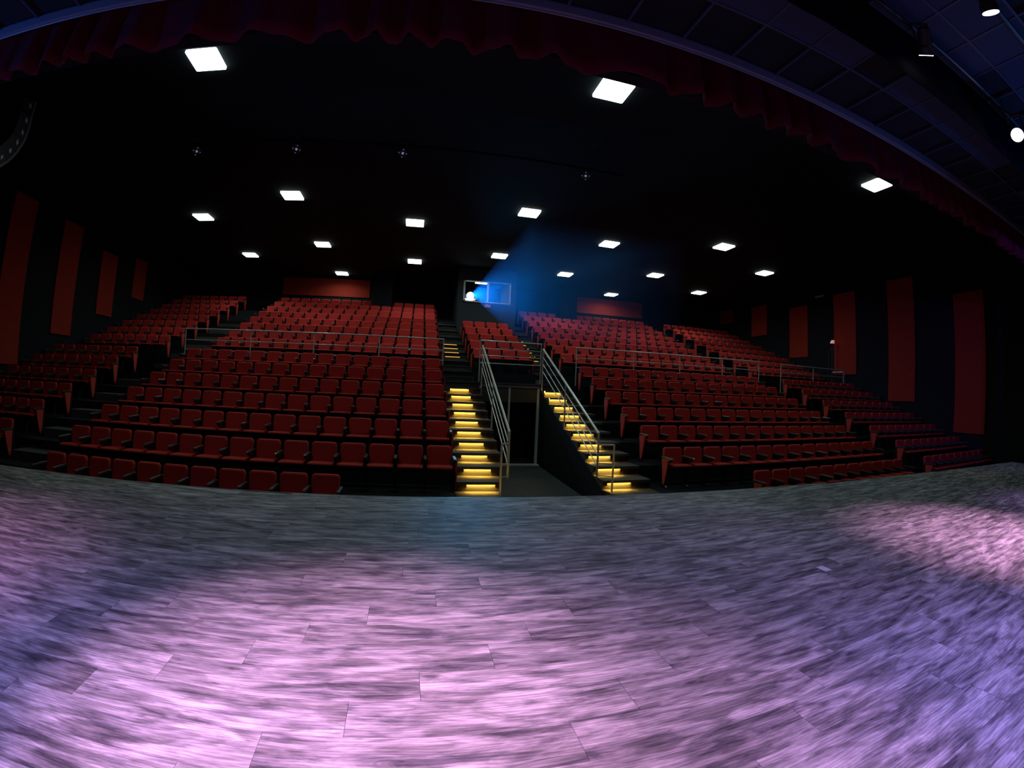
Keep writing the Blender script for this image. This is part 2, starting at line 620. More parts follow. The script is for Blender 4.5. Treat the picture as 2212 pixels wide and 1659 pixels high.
lowz = lambda y: ZF + RL / 2 * (y - 12.7)
stair('staircase', lambda y: 1.5, flare_l, LED_L, 13.7, 24.7, lowz, 1.0, 'left centre staircase with amber step lights')
stair('staircase', flare_r, lambda y: 9.0, LED_R, 13.7, 24.7, lowz, 1.0, 'right centre staircase with amber step lights')
stair('staircase', lambda y: 1.5, lambda y: 9.0, None, 25.7, 25.7, lambda y: ZX, 0.06, 'top nosing of the centre stairs')


def up_stair(x0, x1, led, label):
    root = struct(empty('staircase', W((x0 + x1) / 2, 27.7, ZX)), label)
    base = parent_off(root)
    for j in range(0, 15):
        y = 27.7 + j
        z = 0.97 + RU / 2 * (y - 28.7)
        if led[0] > 5 and y > 45:
            break
        if j % 2 == 0:      # half step on the tier below
            def st(bm, y=y, z=z):
                bx(bm, W(x0, y, z - RU / 2) - base, W(x1, y + 1.0, z) - base)
                bx(bm, W(x0, y - 0.06, z - 0.05) - base, W(x1, y, z) - base)
        else:               # nosing of the tier itself
            def st(bm, y=y, z=z):
                bx(bm, W(x0, y - 0.06, z - 0.05) - base, W(x1, y + 0.05, z + 0.004) - base)
        build('step', st, 'step_concrete', root)
        if y > 31 and y < led[2]:
            box('step_light', W(led[0], y - 0.03, z - 0.085), W(led[1], y - 0.002, z - 0.052), 'step_led_up', root)
    return root


emit('step_led_up', (1.0, 0.52, 0.07), 1.1)
up_stair(1.55, 3.55, (1.98, 3.0, 35), 'upper left centre steps between seat blocks')
up_stair(7.7, 9.6, (7.65, 8.65, 37), 'upper right centre steps between seat blocks')


def side_stair(x0, x1, label):
    root = struct(empty('staircase', W((x0 + x1) / 2, 13.7, ZF)), label)
    base = parent_off(root)
    for j in range(13):
        y = 13.7 + 2 * j
        if y < 25:
            z0, z = zt_low((y - 13.7) / 2), zt_low((y - 13.7) / 2) + RL / 2
        elif y < 27:
            continue
        else:
            kk = (y - 27.7) / 2
            z0 = ZX if kk == 0 else zt_up(kk - 1)
            z = zt_up(kk) - RU / 2
            if kk > 7:
                break
        build('step', lambda bm: bx(bm, W(x0, y, z0) - base, W(x1, y + 1.0, z) - base), 'step_concrete', root)
    return root


side_stair(-16.8, -13.8, 'dark side aisle steps left of the large left block')
side_stair(23.9, 25.9, 'dark side aisle steps right of the large right block')

# walls of the sunken centre entrance
def pit_wall(bm, fx, t):
    ys = [13.0, 15.0, 15.6, 16.5, 17.4, 20, 25.75]
    A = [(fx(y), y) for y in ys] + [(fx(y) + t, y) for y in ys[::-1]]
    n = len(ys)
    def top(y): return min(ZX, ZF + RL / 2 * (math.floor(y - 12.7 + 1e-6)) - 0.02)
    for i in range(n - 1):
        y0, y1 = ys[i], ys[i + 1]
        seg = [(fx(y0), y0), (fx(y0) + t, y0), (fx(y1) + t, y1), (fx(y1), y1)]
        za, zb = lowz(y0) - 0.35, lowz(y1) - 0.35
        lo = [bm.verts.new(W(px, py, ZF)) for px, py in seg]
        hi = [bm.verts.new(W(px, py, zz)) for (px, py), zz in zip(seg, (za, za, zb, zb))]
        for j in range(4):
            bm.faces.new((lo[j], lo[(j + 1) % 4], hi[(j + 1) % 4], hi[j]))
        bm.faces.new(lo[::-1]); bm.faces.new(hi)


struct(build('wall_pit_left', lambda bm: pit_wall(bm, flare_l, 0.03), 'black_wall'))
struct(build('wall_pit_right', lambda bm: pit_wall(bm, flare_r, -0.03), 'black_wall'))

# doorway at the end of the centre entrance
YD = 25.75
plain('door_header', (0.16, 0.16, 0.20), 0.5)
plain('door_grey', (0.75, 0.78, 0.80), 0.4)
door = struct(empty('door_1', W(5.4, YD, ZF)), 'dark double doorway with thin metal frame under the landing')
for a, b, z0, z1 in ((3.62, 3.74, ZF, 0.13), (5.32, 5.42, ZF, 0.13), (7.02, 7.16, ZF, 0.13)):
    box('door_frame', W(a, YD - 0.12, z0), W(b, YD + 0.05, z1), 'door_grey', door)
box('door_frame', W(3.62, YD - 0.14, 0.05), W(7.16, YD + 0.05, 0.17), 'door_header', door)
box('threshold', W(3.70, YD - 0.75, ZF), W(7.30, YD - 0.1, ZF + 0.05), 'steel', door)
box('door_leaf', W(3.60, YD - 0.02, ZF + 0.05), W(5.32, YD + 0.06, 0.05), 'black_wall', door)
struct(box('wall_corridor', W(3.4, 30.5, ZF), W(7.2, 30.6, 0.3), 'black_drape'))
struct(box('wall_corridor', W(3.3, YD, ZF), W(3.42, 30.6, 0.12), 'black_drape'))
struct(box('wall_corridor', W(7.15, YD, ZF), W(7.27, 30.6, 0.12), 'black_drape'))

# --- control booth: front wall with window, side walls
YW = 39.5
ZB0, ZB1 = 7.42, 9.33      # window opening
XB0, XB1 = 3.40, 8.50
WX0, WX1 = 3.76, 7.99
wb = struct(empty('wall_booth', W((XB0 + XB1) / 2, YW, zt_up(4))), 'dark front wall of the control booth')
plain('booth_wall', (0.022, 0.028, 0.034), 0.8, noise=0.3, scale=4)
box('wall_section', W(XB0, YW, ZF), W(XB1, YW + 0.25, ZB0), 'booth_wall', wb)
box('wall_section', W(XB0, YW, ZB1), W(XB1, YW + 0.25, ZC), 'booth_wall', wb)
box('wall_section', W(XB0, YW, ZB0), W(WX0, YW + 0.25, ZB1), 'booth_wall', wb)
box('wall_section', W(WX1, YW, ZB0), W(XB1, YW + 0.25, ZB1), 'booth_wall', wb)
struct(box('wall_booth_left', W(XB0, YW + 0.25, zt_up(4)), W(XB0 + 0.2, YB, ZC), 'booth_wall'))
struct(box('wall_booth_right', W(XB1 - 0.2, YW + 0.25, zt_up(4)), W(XB1, YB, ZC), 'booth_wall'))
struct(box('floor_booth', W(XB0 + 0.2, YW + 0.25, 6.0), W(XB1 - 0.2, YB, 6.1), 'tier_carpet'))
win = struct(empty('window_1', W((WX0 + WX1) / 2, YW, ZB0)), 'two-pane aluminium booth window')
XM = 5.93
for a, b, z0, z1 in ((WX0, WX0 + 0.15, ZB0, ZB1), (WX1 - 0.07, WX1, ZB0, ZB1), (XM - 0.07, XM + 0.07, ZB0, ZB1),
                     (WX0, WX1, ZB0, ZB0 + 0.09), (WX0, WX1, ZB1 - 0.07, ZB1)):
    box('window_frame', W(a, YW - 0.10, z0), W(b, YW + 0.12, z1), 'aluminium', win)
box('pane', W(WX0 + 0.15, YW - 0.01, ZB0 + 0.09), W(XM - 0.07, YW + 0.005, ZB1 - 0.07), 'pane_glass', win)
box('pane', W(XM + 0.07, YW - 0.01, ZB0 + 0.09), W(WX1 - 0.07, YW + 0.005, ZB1 - 0.07), 'pane_glass', win)

# square columns standing in the last row
for a, b in ((-4.34, -2.62), (13.84, 15.56)):
    struct(box('wall_column', W(a, 43.0, zt_up(6)), W(b, YB, ZC), 'black_wall'))

# side door in the right wall
d2 = struct(empty('door_2', W(XR, 28.0, ZX)), 'dark side exit door in the right wall')
box('door_leaf', W(XR - 0.06, 27.1, ZX), W(XR - 0.01, 28.95, 4.6), 'black_wall', d2)
box('door_frame', W(XR - 0.1, 27.0, ZX), W(XR, 27.1, 4.7), 'dark_metal', d2)
box('door_frame', W(XR - 0.1, 28.95, ZX), W(XR, 29.05, 4.7), 'dark_metal', d2)
box('door_frame', W(XR - 0.1, 27.0, 4.6), W(XR, 29.05, 4.7), 'dark_metal', d2)
box('push_bar', W(XR - 0.22, 27.3, 2.50), W(XR - 0.12, 28.5, 2.60), 'steel', d2)
box('bar_bracket', W(XR - 0.13, 27.35, 2.46), W(XR - 0.05, 27.5, 2.64), 'steel', d2)
box('bar_bracket', W(XR - 0.13, 28.3, 2.46), W(XR - 0.05, 28.45, 2.64), 'steel', d2)

# ================================================================== RED WALL PANELS
def panel(axis, side, lo, hi, label):
    """upholstered panel with soft edges; lo/hi in pitches"""
    return tag(box('wall_panel', lo, hi, 'panel_fabric', bevel=0.025), label, 'wall panel', 'red acoustic panels on the walls')


RP = [((0.397, 0.4676), -0.053, 0.2235, 'tall dark red panel on right wall, closest to the stage'),
      ((0.566, 0.6373), 0.005, 0.2775, 'tall dark red panel on right wall, second from the stage'),
      ((0.732, 0.8026), 0.066, 0.2700, 'red panel on right wall, third from the stage, beside side door'),
      ((0.895, 0.9645), 0.1155, 0.2570, 'orange red panel on right wall, fourth from the stage'),
      ((1.060, 1.1298), 0.190, 0.2820, 'short red panel on right wall, fifth from the stage'),
      ((1.225, 1.2950), 0.245, 0.2950, 'small faint red panel on right wall, farthest from the stage')]
for (a, b), z0, z1, lab in RP:
    panel('x', 1, W(XR - 0.12, a * XR, z0 * XR), W(XR + 0.01, b * XR, min(z1 * XR, ZC - 0.2)), lab)
LPn = [((0.862, 0.948), 0.004, 0.404, 'widest dark red panel on left wall, cut by the picture edge'),
       ((1.0656, 1.152), 0.090, 0.395, 'dark red panel on left wall, second from the stage'),
       ((1.2634, 1.348), 0.1665, 0.360, 'dark red panel on left wall, third from the stage'),
       ((1.4547, 1.5307), 0.2475, 0.385, 'faint purplish red panel on left wall, farthest from the stage')]
for (a, b), z0, z1, lab in LPn:
    panel('x', -1, W(XL - 0.01, a * -XL, z0 * -XL), W(XL + 0.12, b * -XL, min(z1 * -XL, ZC - 0.2)), lab)
panel('y', 0, W(-14.2, YB - 0.12, 8.55), W(-5.12, YB + 0.01, 10.4), 'wide red panel on back wall above the left seat block')
panel('y', 0, W(15.9, YB - 0.12, 8.58), W(25.0, YB + 0.01, 10.4), 'wide red panel on back wall above the right seat block')

# ================================================================== CEILING LIGHTS
# positions over the hall, each as (x, y) per metre of ceiling height above the lens
grid = [((-.765, 1.234), (.562, 1.219), (1.927, 1.222)),
        ((-.744, 2.414), (.576, 2.412), (1.918, 2.431)),
        ((-1.438, 2.770), (-.062, 2.761), (1.218, 2.758), (2.608, 2.785)),
        ((-.745, 3.337), (.574, 3.323), (1.903, 3.341)),
        ((-1.429, 3.688), (-.060, 3.677), (1.210, 3.662), (2.595, 3.699)),
        ((-.738, 4.244), (.572, 4.240), (1.899, 4.237))]
HZ = 5.45
S2 = 0.30
bm = bmesh.new()
bx(bm, (-S2 + .02, -S2 + .02, -.004), (S2 - .02, S2 - .02, .012))
fr_me = mesh('frame', bm, 'dark_metal')
bm = bmesh.new()
prism(bm, [(sx * (S2 - .03) + .03 * math.cos(a), sy * (S2 - .03) + .03 * math.sin(a))
           for sx, sy, a0 in ((1, 1, 0), (-1, 1, 90), (-1, -1, 180), (1, -1, 270)) for a in [math.radians(a0 + t) for t in (0, 30, 60, 90)]], -0.05, -0.004, 'z')
df_me = mesh('diffuser', bm, 'diffuser')
LAMP = bpy.data.lights.new('panel_light', 'AREA')
LAMP.shape = 'SQUARE'
LAMP.size = 0.56
LAMP.energy = 23.0
LAMP.color = (0.76, 1.0, 0.96)
LAMP.spread = math.radians(160)
row_nm = ['row nearest the stage', 'second row from the stage', 'third row from the stage', 'fourth row from the stage', 'fifth row from the stage', 'farthest row']
col3 = ['left', 'middle', 'right']
col4 = ['leftmost', 'second from left', 'third from left', 'rightmost']
for ri, cols in enumerate(grid):
    for ci, (gx, gy) in enumerate(cols):
        loc = Vector((gx * HZ, gy * HZ, CZ + HZ - 0.012))
        t = empty('ceiling_light', loc)
        nm = (col3 if len(cols) == 3 else col4)[ci]
        lab = 'square white ceiling light panel, %s of the %s' % (nm, row_nm[ri])
        if ri == 5 and ci == 1:
            lab = 'square white ceiling light panel seen inside the booth window'
        tag(t, lab, 'ceiling light', 'square ceiling light panels')
        put('frame', fr_me, t)
        put('diffuser', df_me, t)
        lo_ = bpy.data.objects.new('panel_light', LAMP)
        C.objects.link(lo_)
        lo_.parent = t
        lo_.location = (0, 0, -.055)

# ================================================================== SEATS
SW = 0.455       # cushion width


def loft(bm, secs):
    """closed loops joined into a skin, capped at both ends"""
    rings = [[bm.verts.new(p) for p in s] for s in secs]
    n = len(rings[0])
    for A, B in zip(rings, rings[1:]):
        for i in range(n):
            bm.faces.new((A[i], A[(i + 1) % n], B[(i + 1) % n], B[i]))
    bm.faces.new(rings[0][::-1]); bm.faces.new(rings[-1])


def backrest(bm):
    """upholstered back, rounded top corners, leaning back a little; the sitter faces -y"""
    h = SW / 2
    # outline in x / height
    out = [(-h + .012, .45), (h - .012, .45), (h, .49), (h, .755), (h - .012, .79), (h - .045, .81), (-h + .045, .81), (-h + .012, .79), (-h, .755), (-h, .49)]

    def sec(d, sh):
        r = []
        for x, z in out:
            cz = .63
            xx, zz = x * (1 - sh / h), cz + (z - cz) * (1 - sh / .2)
            r.append((xx, d + (zz - .81) * 0.16, zz))
        return r
    loft(bm, [sec(-.030, .028), sec(-.018, .006), sec(.0, .0), sec(.035, .0), sec(.05, .015)])


def seat_pan(bm):
    """cushion with a rolled front edge"""
    h = SW / 2 - .005
    prof = [(-.455, .462), (-.470, .474), (-.462, .492), (-.43, .502), (-.28, .498), (-.10, .482), (-.08, .45), (-.42, .452)]

    def sec(x, s):
        return [(x, -.28 + (y + .28) * s, .475 + (z - .475) * s) for y, z in prof]
    loft(bm, [sec(-h, .90), sec(-h + .02, 1), sec(h - .02, 1), sec(h, .90)])


def shell(bm):
    h = SW / 2 - .01
    prof = [(-.43, .45), (-.10, .445), (-.03, .45), (.055, .76), (.075, .76), (.0, .40), (-.06, .36), (-.40, .375)]
    loft(bm, [[(-h, y, z) for y, z in prof], [(h, y, z) for y, z in prof]])


def standard(bm):
    """side frame between two seats: foot, upright, arm bracket"""
    prof = [(-.05, 0), (-.27, 0), (-.27, .02), (-.20, .05), (-.22, .50), (-.38, .56), (-.38, .595), (-.04, .60), (.0, .50), (-.08, .05), (-.05, .02)]
    loft(bm, [[(-.018, y, z) for y, z in prof], [(.018, y, z) for y, z in prof]])


def armrest(bm):
    prof = [(-.42, .60), (-.435, .612), (-.42, .628), (-.10, .634), (-.03, .628), (-.03, .598)]
    loft(bm, [[(-.026, y, z) for y, z in prof], [(-.02, y, z + .004) for y, z in prof], [(.02, y, z + .004) for y, z in prof], [(.026, y, z) for y, z in prof]])


def end_panel(bm):
    """upholstered aisle panel, wide under the arm and tapering to the floor"""
    prof = [(-.34, .585), (-.10, .585), (-.11, .50), (-.17, .10), (-.20, .04), (-.245, .10), (-.32, .45)]
    loft(bm, [[(-.016, y * 1, z) for y, z in prof], [(-.010, y, z) for y, z in prof], [(.016, y, z) for y, z in prof]])


def me_of(name, fn, mat):
    bm = bmesh.new()
    fn(bm)
    return mesh(name, bm, mat)


M_BACK = me_of('backrest', backrest, 'seat_fabric')
M_SEAT = me_of('seat', seat_pan, 'seat_fabric')
M_SHELL = me_of('seat_shell', shell, 'black_plastic')
M_STD = me_of('side_frame', standard, 'black_plastic')
M_ARM = me_of('armrest', armrest, 'arm_plastic')
M_END = me_of('end_panel', end_panel, 'end_fabric')
for m_ in (M_BACK, M_SEAT):
    for p_ in m_.polygons:
        p_.use_smooth = False

ORD = ['first', 'second', 'third', 'fourth', 'fifth', 'sixth', 'seventh', 'eighth', 'ninth', 'tenth', 'eleventh', 'twelfth', 'thirteenth', 'fourteenth', 'fifteenth', 'sixteenth']
seats = []      # (x, y, z, end_side, label)


def row(x_left, n, k, upper, block, from_right, skip=(), ends=()):
    y = (30 if upper else 14) + 2 * k
    z = zt_up(k) if upper else zt_low(k)
    rn = ORD[k] if (not upper) else ORD[k]
    for i in range(n):
        if i in skip:
            continue
        j = n - 1 - i if from_right else i
        side = []
        if i == 0 or (i - 1) in skip:
            side.append(-1)
        if (i == n - 1 or (i + 1) in skip) and not (k == 0 and not upper and from_right and n == 11):
            side.append(1)
        lab = 'red theatre seat in %s, %s row, %s from the %s end' % (block, rn, ORD[j], 'right' if from_right else 'left')
        seats.append((x_left + i + 0.5, y, z, side, lab, i == 0))


for k in range(7):
    if k == 0:
        row(-13.15, 11, 0, False, 'lower left block', True)
        row(12.75, 11, 0, False, 'lower right block', False)
    else:
        row(-13.58, 15, k, False, 'lower left block', True)
        row(9.66, 14, k, False, 'lower right block', False)
    row(-23.95, 7, k, False, 'lower far left block', True)
    row(26.15, 9, k, False, 'lower far right block', False)
for k in range(8):
    row(-13.48, 15, k, True, 'upper left block', True, skip=(9, 10) if k == 7 else ())
    row(9.70, 14, k, True, 'upper right block', False, skip=(4, 5) if k == 7 else ())
    row(-23.95, 7, k, True, 'upper far left block', True)
    row(26.10, 9, k, True, 'upper far right block', False)
    if k < 5:
        row(3.63, 4, k, True, 'small centre block', False)


def seat_size(s):
    p = W(s[0], s[1], s[2]) + Vector((0, 0, .6))
    q = project(p)
    if not (-15 < q[0] < 2227 and 0 < q[1] < 1659):
        return 0
    # seats of the front row are half hidden by the stage; side blocks are seen very obliquely
    a = project(p - Vector((SW / 2, 0, 0))); b = project(p + Vector((SW / 2, 0, 0)))
    return abs(b[0] - a[0])


seats.sort(key=lambda s: -seat_size(s))
rest = bmesh.new()
N_IND = 300


def merge(me, loc, mi):
    n0 = len(rest.verts)
    f0 = len(rest.faces)
    rest.from_mesh(me)
    rest.verts.ensure_lookup_table(); rest.faces.ensure_lookup_table()
    for v in rest.verts[n0:]:
        v.co += loc
    for f in rest.faces[f0:]:
        f.material_index = mi


for i, (x, y, z, side, lab, leftmost) in enumerate(seats):
    loc = W(x, y, z)
    parts = [('backrest', M_BACK, 0, 0), ('seat', M_SEAT, 0, 0), ('seat_shell', M_SHELL, 0, 1),
             ('side_frame', M_STD, P / 2, 1), ('armrest', M_ARM, P / 2, 2)]
    if -1 in side:
        parts += [('side_frame', M_STD, -P / 2, 1), ('armrest', M_ARM, -P / 2, 2), ('end_panel', M_END, -P / 2 - .034, 3)]
    if 1 in side:
        parts += [('end_panel', M_END, P / 2 + .034, 3)]
    if i < N_IND and seat_size(seats[i]) > 0:
        t = tag(empty('theatre_seat', loc), lab, 'theatre seat', 'red theatre seats')
        for nm, me, dx, mi in parts:
            put(nm, me, t, (dx, 0, 0))
    else:
        for nm, me, dx, mi in parts:
            merge(me, loc + Vector((dx, 0, 0)), mi)
o = put('theatre_seating', mesh('theatre_seating', rest, ['seat_fabric', 'black_plastic', 'arm_plastic', 'end_fabric']))
o['kind'] = 'stuff'
tag(o, 'distant rows of red theatre seats in upper and side blocks', 'seating')

# ================================================================== RAILS
RAD = 0.021


def bar(name, a, b, parent, r=RAD, mat='steel'):
    off = parent_off(parent)
    return build(name, lambda bm: tube(bm, [Vector(a) - off, Vector(b) - off], r), mat, parent)


def guard(y, posts, z0, ztop, zb, label, drop=None):
    t = tag(empty('guard_rail', W(posts[0], y, z0)), label, 'railing', 'grey metal railings')
    bar('top_rail', W(posts[0] - .04, y, ztop), W(posts[-1] + .04, y, ztop), t, RAD)
    for z in zb:
        bar('crossbar', W(posts[0], y, z), W(posts[-1], y, z), t, 0.012)
    for x in posts:
        bar('post', W(x, y, z0), W(x, y, ztop), t, 0.018)
    return t


guard(26.5, [-13.98, -9.75, -5.94, -2.16, 1.52], ZX, 2.68, (2.04, 1.45), 'long grey metal railing above the lower left seats')
guard(26.5, [9.66, 13.6, 17.1, 20.7, 24.16], ZX, 2.66, (2.04, 1.45), 'long grey metal railing above the lower right seats')
guard(26.5, [26.47, 30.23, 34.25], ZX, 2.62, (2.04, 1.45), 'short dim railing at far right beside the side door')
guard(25.95, [3.60, 7.24], ZX, 2.68, (2.24, 1.83, 1.40), 'short grey railing across the landing above centre doorway')


def pit_rail(fx, x_top, flare, label):
    t = tag(empty('handrail', W(fx, 16.2, lowz(16.2))), label, 'handrail', 'sloping stair handrails')
    top, bot = (25.0, 2.30), (16.2, -1.60)

    def zz(y, dz): return bot[1] + (top[1] - bot[1]) * (y - bot[0]) / (top[0] - bot[0]) - dz

    def xx(y): return fx + (x_top - fx) * (y - bot[0]) / (top[0] - bot[0])
    bar('top_rail', W(xx(top[0]), top[0], top[1]), W(xx(bot[0]), bot[0], bot[1]), t, 0.027)
    for dz in (0.45, 0.85, 1.25):
        bar('crossbar', W(xx(top[0]), top[0], zz(top[0], dz)), W(xx(bot[0]), bot[0], zz(bot[0], dz * 1.0)), t, 0.012)
    for y in (top[0], 20.6):
        bar('post', W(xx(y), y, lowz(math.floor(y - 12.7) + 12.7)), W(xx(y), y, zz(y, 0)), t, 0.02)
    bar('post', W(xx(bot[0]), bot[0], lowz(15.7)), W(xx(bot[0]), bot[0], bot[1]), t, 0.022)
    # lower end section stepping down to a last post
    fxx, fy = flare
    bar('post', W(fxx, fy, lowz(14.7)), W(fxx, fy, -1.88), t, 0.02)
    for d in (0.0, 0.72, 1.2):
        bar('crossbar', W(xx(bot[0]), bot[0], -2.02 - d * 1.0), W(fxx, fy, -1.88 - d * 0.95), t, 0.018 if d == 0 else 0.010)
    return t


pit_rail(3.45, 3.62, (2.95, 15.0), 'sloping handrail on left side of the sunken centre entrance')
pit_rail(6.95, 7.10, (7.06, 15.0), 'sloping handrail on right side of the sunken centre entrance')

# ================================================================== PROJECTOR, BEAM
pj = W(4.47, 40.25, 8.15)
t = tag(empty('projector', pj - Vector((0, 0, .135))), 'glowing projector behind the left pane of the booth window', 'projector')
off = parent_off(t)
build('body', lambda bm: bx(bm, Vector((-.24, .02, .0)), Vector((.24, .45, .2))), 'arm_plastic', t, bevel=0.02)
build('lens', lambda bm: lathe(bm, [(.12, 0.0), (.165, -.03), (.165, -.06), (.145, -.075)], (0, .02, .12), (0, 1, 0), 24), 'projector_lens', t)
emit('ledge_glow', (1.0, 0.97, 0.92), 5.0)  # light on the ledge below the projector, put in as emission
t = tag(empty('glowing_ledge', pj + Vector((-.04, 0, -.34))), 'white ledge under the glowing projector, its brightness put in as glow', 'ledge')
build('lit_ledge', lambda bm: prism(bm, [(-.23, .135), (-.17, .06), (.12, .06), (.21, .135)], -.27, -.20, 'y'), 'ledge_glow', t)
build('stem', lambda bm: bx(bm, (-.05, -.25, -.62), (.0, -.21, .04)), 'dark_metal', t)
# table the projector stands on
t = tag(empty('projector_table', pj + Vector((0, .25, -1.03))), 'dark table in the booth carrying the projector', 'table')
build('table_top', lambda bm: bx(bm, (-.35, -.22, .86), (.35, .28, .892)), 'dark_metal', t)
for dx in (-.3, .3):
    for dy in (-.18, .24):
        build('leg', lambda bm: bx(bm, (dx - .02, dy - .02, 0.04), (dx + .02, dy + .02, .86)), 'dark_metal', t)

# haze tinted blue and cut to the projector beam: apex at the lens, opening toward the stage
ap = pj + Vector((0, -.16, 0))
rect = [(1.55, CZ + 2.3), (6.6, CZ + 2.3), (6.6, CZ - 1.25), (1.45, CZ - 1.25)]
bm = bmesh.new()
y_end = 1.0
t0 = 0.0


def lerp_corner(c, y):
    f = (ap.y - y) / ap.y
    return Vector((ap.x + (c[0] - ap.x) * f, y, ap.z + (c[1] - ap.z) * f))


ys = [ap.y - 0.02, ap.y - 2.5, 14.0, 7.5]
loft(bm, [[lerp_corner(c, y) for c in rect] for y in ys])
hz = put('projector_haze', mesh('projector_haze', bm, 'beam_haze'))
hz['kind'] = 'stuff'
tag(hz, 'haze tinted blue and lit by the projector beam from the booth', 'haze')
spot('projector_light', ap + Vector((0, 0.01, 0)), (4.1, 0, CZ + 0.5), 1300, (0.02, 0.45, 1.0), 50, 1.0, 0.12)

# small pink sign under the booth window
t = tag(empty('booth_sign', W(5.92, YW - 0.02, 7.02)), 'small pink sign under the booth window', 'sign')
build('sign_board', lambda bm: prism(bm, [(-.15, 0), (.14, 0), (.155, .13), (-.05, .145), (-.11, .10)], -.05, .0, 'y'), 'sign_pink', t)
build('sign_bracket', lambda bm: bx(bm, (-.03, -.01, .13), (.03, .01, .2)), 'dark_metal', t)

# ================================================================== FRONT OF HOUSE FIXTURES
def can(name, loc, aim, r, L, label, cat, group, lens, yoke=True, lens_r=None, pipe=None):
    loc, aim = Vector(loc), Vector(aim)
    d = (aim - loc).normalized()
    t = tag(empty(name, loc), label, cat, group)
    build('housing', lambda bm: lathe(bm, [(r * .45, -L), (r * .8, -L * .9), (r * .85, -L * .35), (r, -L * .25), (r, 0)], (0, 0, 0), d, 18), 'dark_metal', t)
    lr = lens_r or r * .9
    build('lens', lambda bm: lathe(bm, [(lr, -.004), (lr, .004)], (0, 0, 0), d, 18), lens, t)
    if yoke:
        s = d.cross(Vector((0, 0, 1))).normalized()
        c = -d * L * .45
        up = Vector((0, 0, r * 1.5 + .1))
        build('yoke', lambda bm: (tube(bm, [c + s * r * 1.05, c + s * r * 1.05 + up], .01, 6), tube(bm, [c - s * r * 1.05, c - s * r * 1.05 + up], .01, 6),
                                  tube(bm, [c - s * r * 1.08 + up, c + s * r * 1.08 + up], .012, 6)), 'dark_metal', t)
        if pipe:
            build('drop_arm', lambda bm: tube(bm, [c + up, Vector((0, pipe[0] - loc.y, pipe[1] - .03 - loc.z)) + Vector((c.x, 0, 0))], .014, 6), 'dark_metal', t)
        else:
            build('clamp', lambda bm: bx(bm, c + up + Vector((-.03, -.03, 0)), c + up + Vector((.03, .03, .1))), 'dark_metal', t)
    return t


FOHL = ['small dark spotlight on ceiling, farthest left of the four', 'small dark spotlight on ceiling, second from left of the four',
        'small dark spotlight on ceiling, third from left of the four', 'small dark spotlight on ceiling, farthest right of the four']
for (gx, gy), lab in zip(((-1.084, 1.893), (-.599, 1.887), (-.125, 1.881), (.711, 1.879)), FOHL):
    loc = Vector((gx * 5.0, gy * 5.0, CZ + 5.0))
    t = can('ceiling_spotlight', loc, (1.5, 2.0, 0.5), .09, .3, lab, 'spotlight', 'four ceiling spotlights', 'dark_metal')
    d = (Vector((1.5, 2, .5)) - loc).normalized()
    s = d.cross(Vector((0, 0, 1))).normalized(); q = s.cross(d)
    build('painted_glint', lambda bm: lathe(bm, [(.028, .004), (.028, .012)], (0, 0, 0), d, 10), 'glint_glow', t)  # glowing dots stand in for reflected glints
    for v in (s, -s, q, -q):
        build('painted_glint', lambda bm: lathe(bm, [(.010, .004), (.010, .012)], v * .085, d, 8), 'glint_glow', t)
# pipe the spotlights hang from
t = tag(empty('lighting_pipe', (-6.2, 9.42, CZ + 5.26)), 'black pipe carrying the four ceiling spotlights', 'pipe')
bar('pipe', (-6.4, 9.55, CZ + 5.28), (4.6, 9.55, CZ + 5.28), t, .025, 'black_drape')
for x in (-6.0, -1.0, 4.2):
    bar('hanger', (x, 9.55, CZ + 5.28), (x, 9.55, CZ + 5.45), t, .01, 'dark_metal')

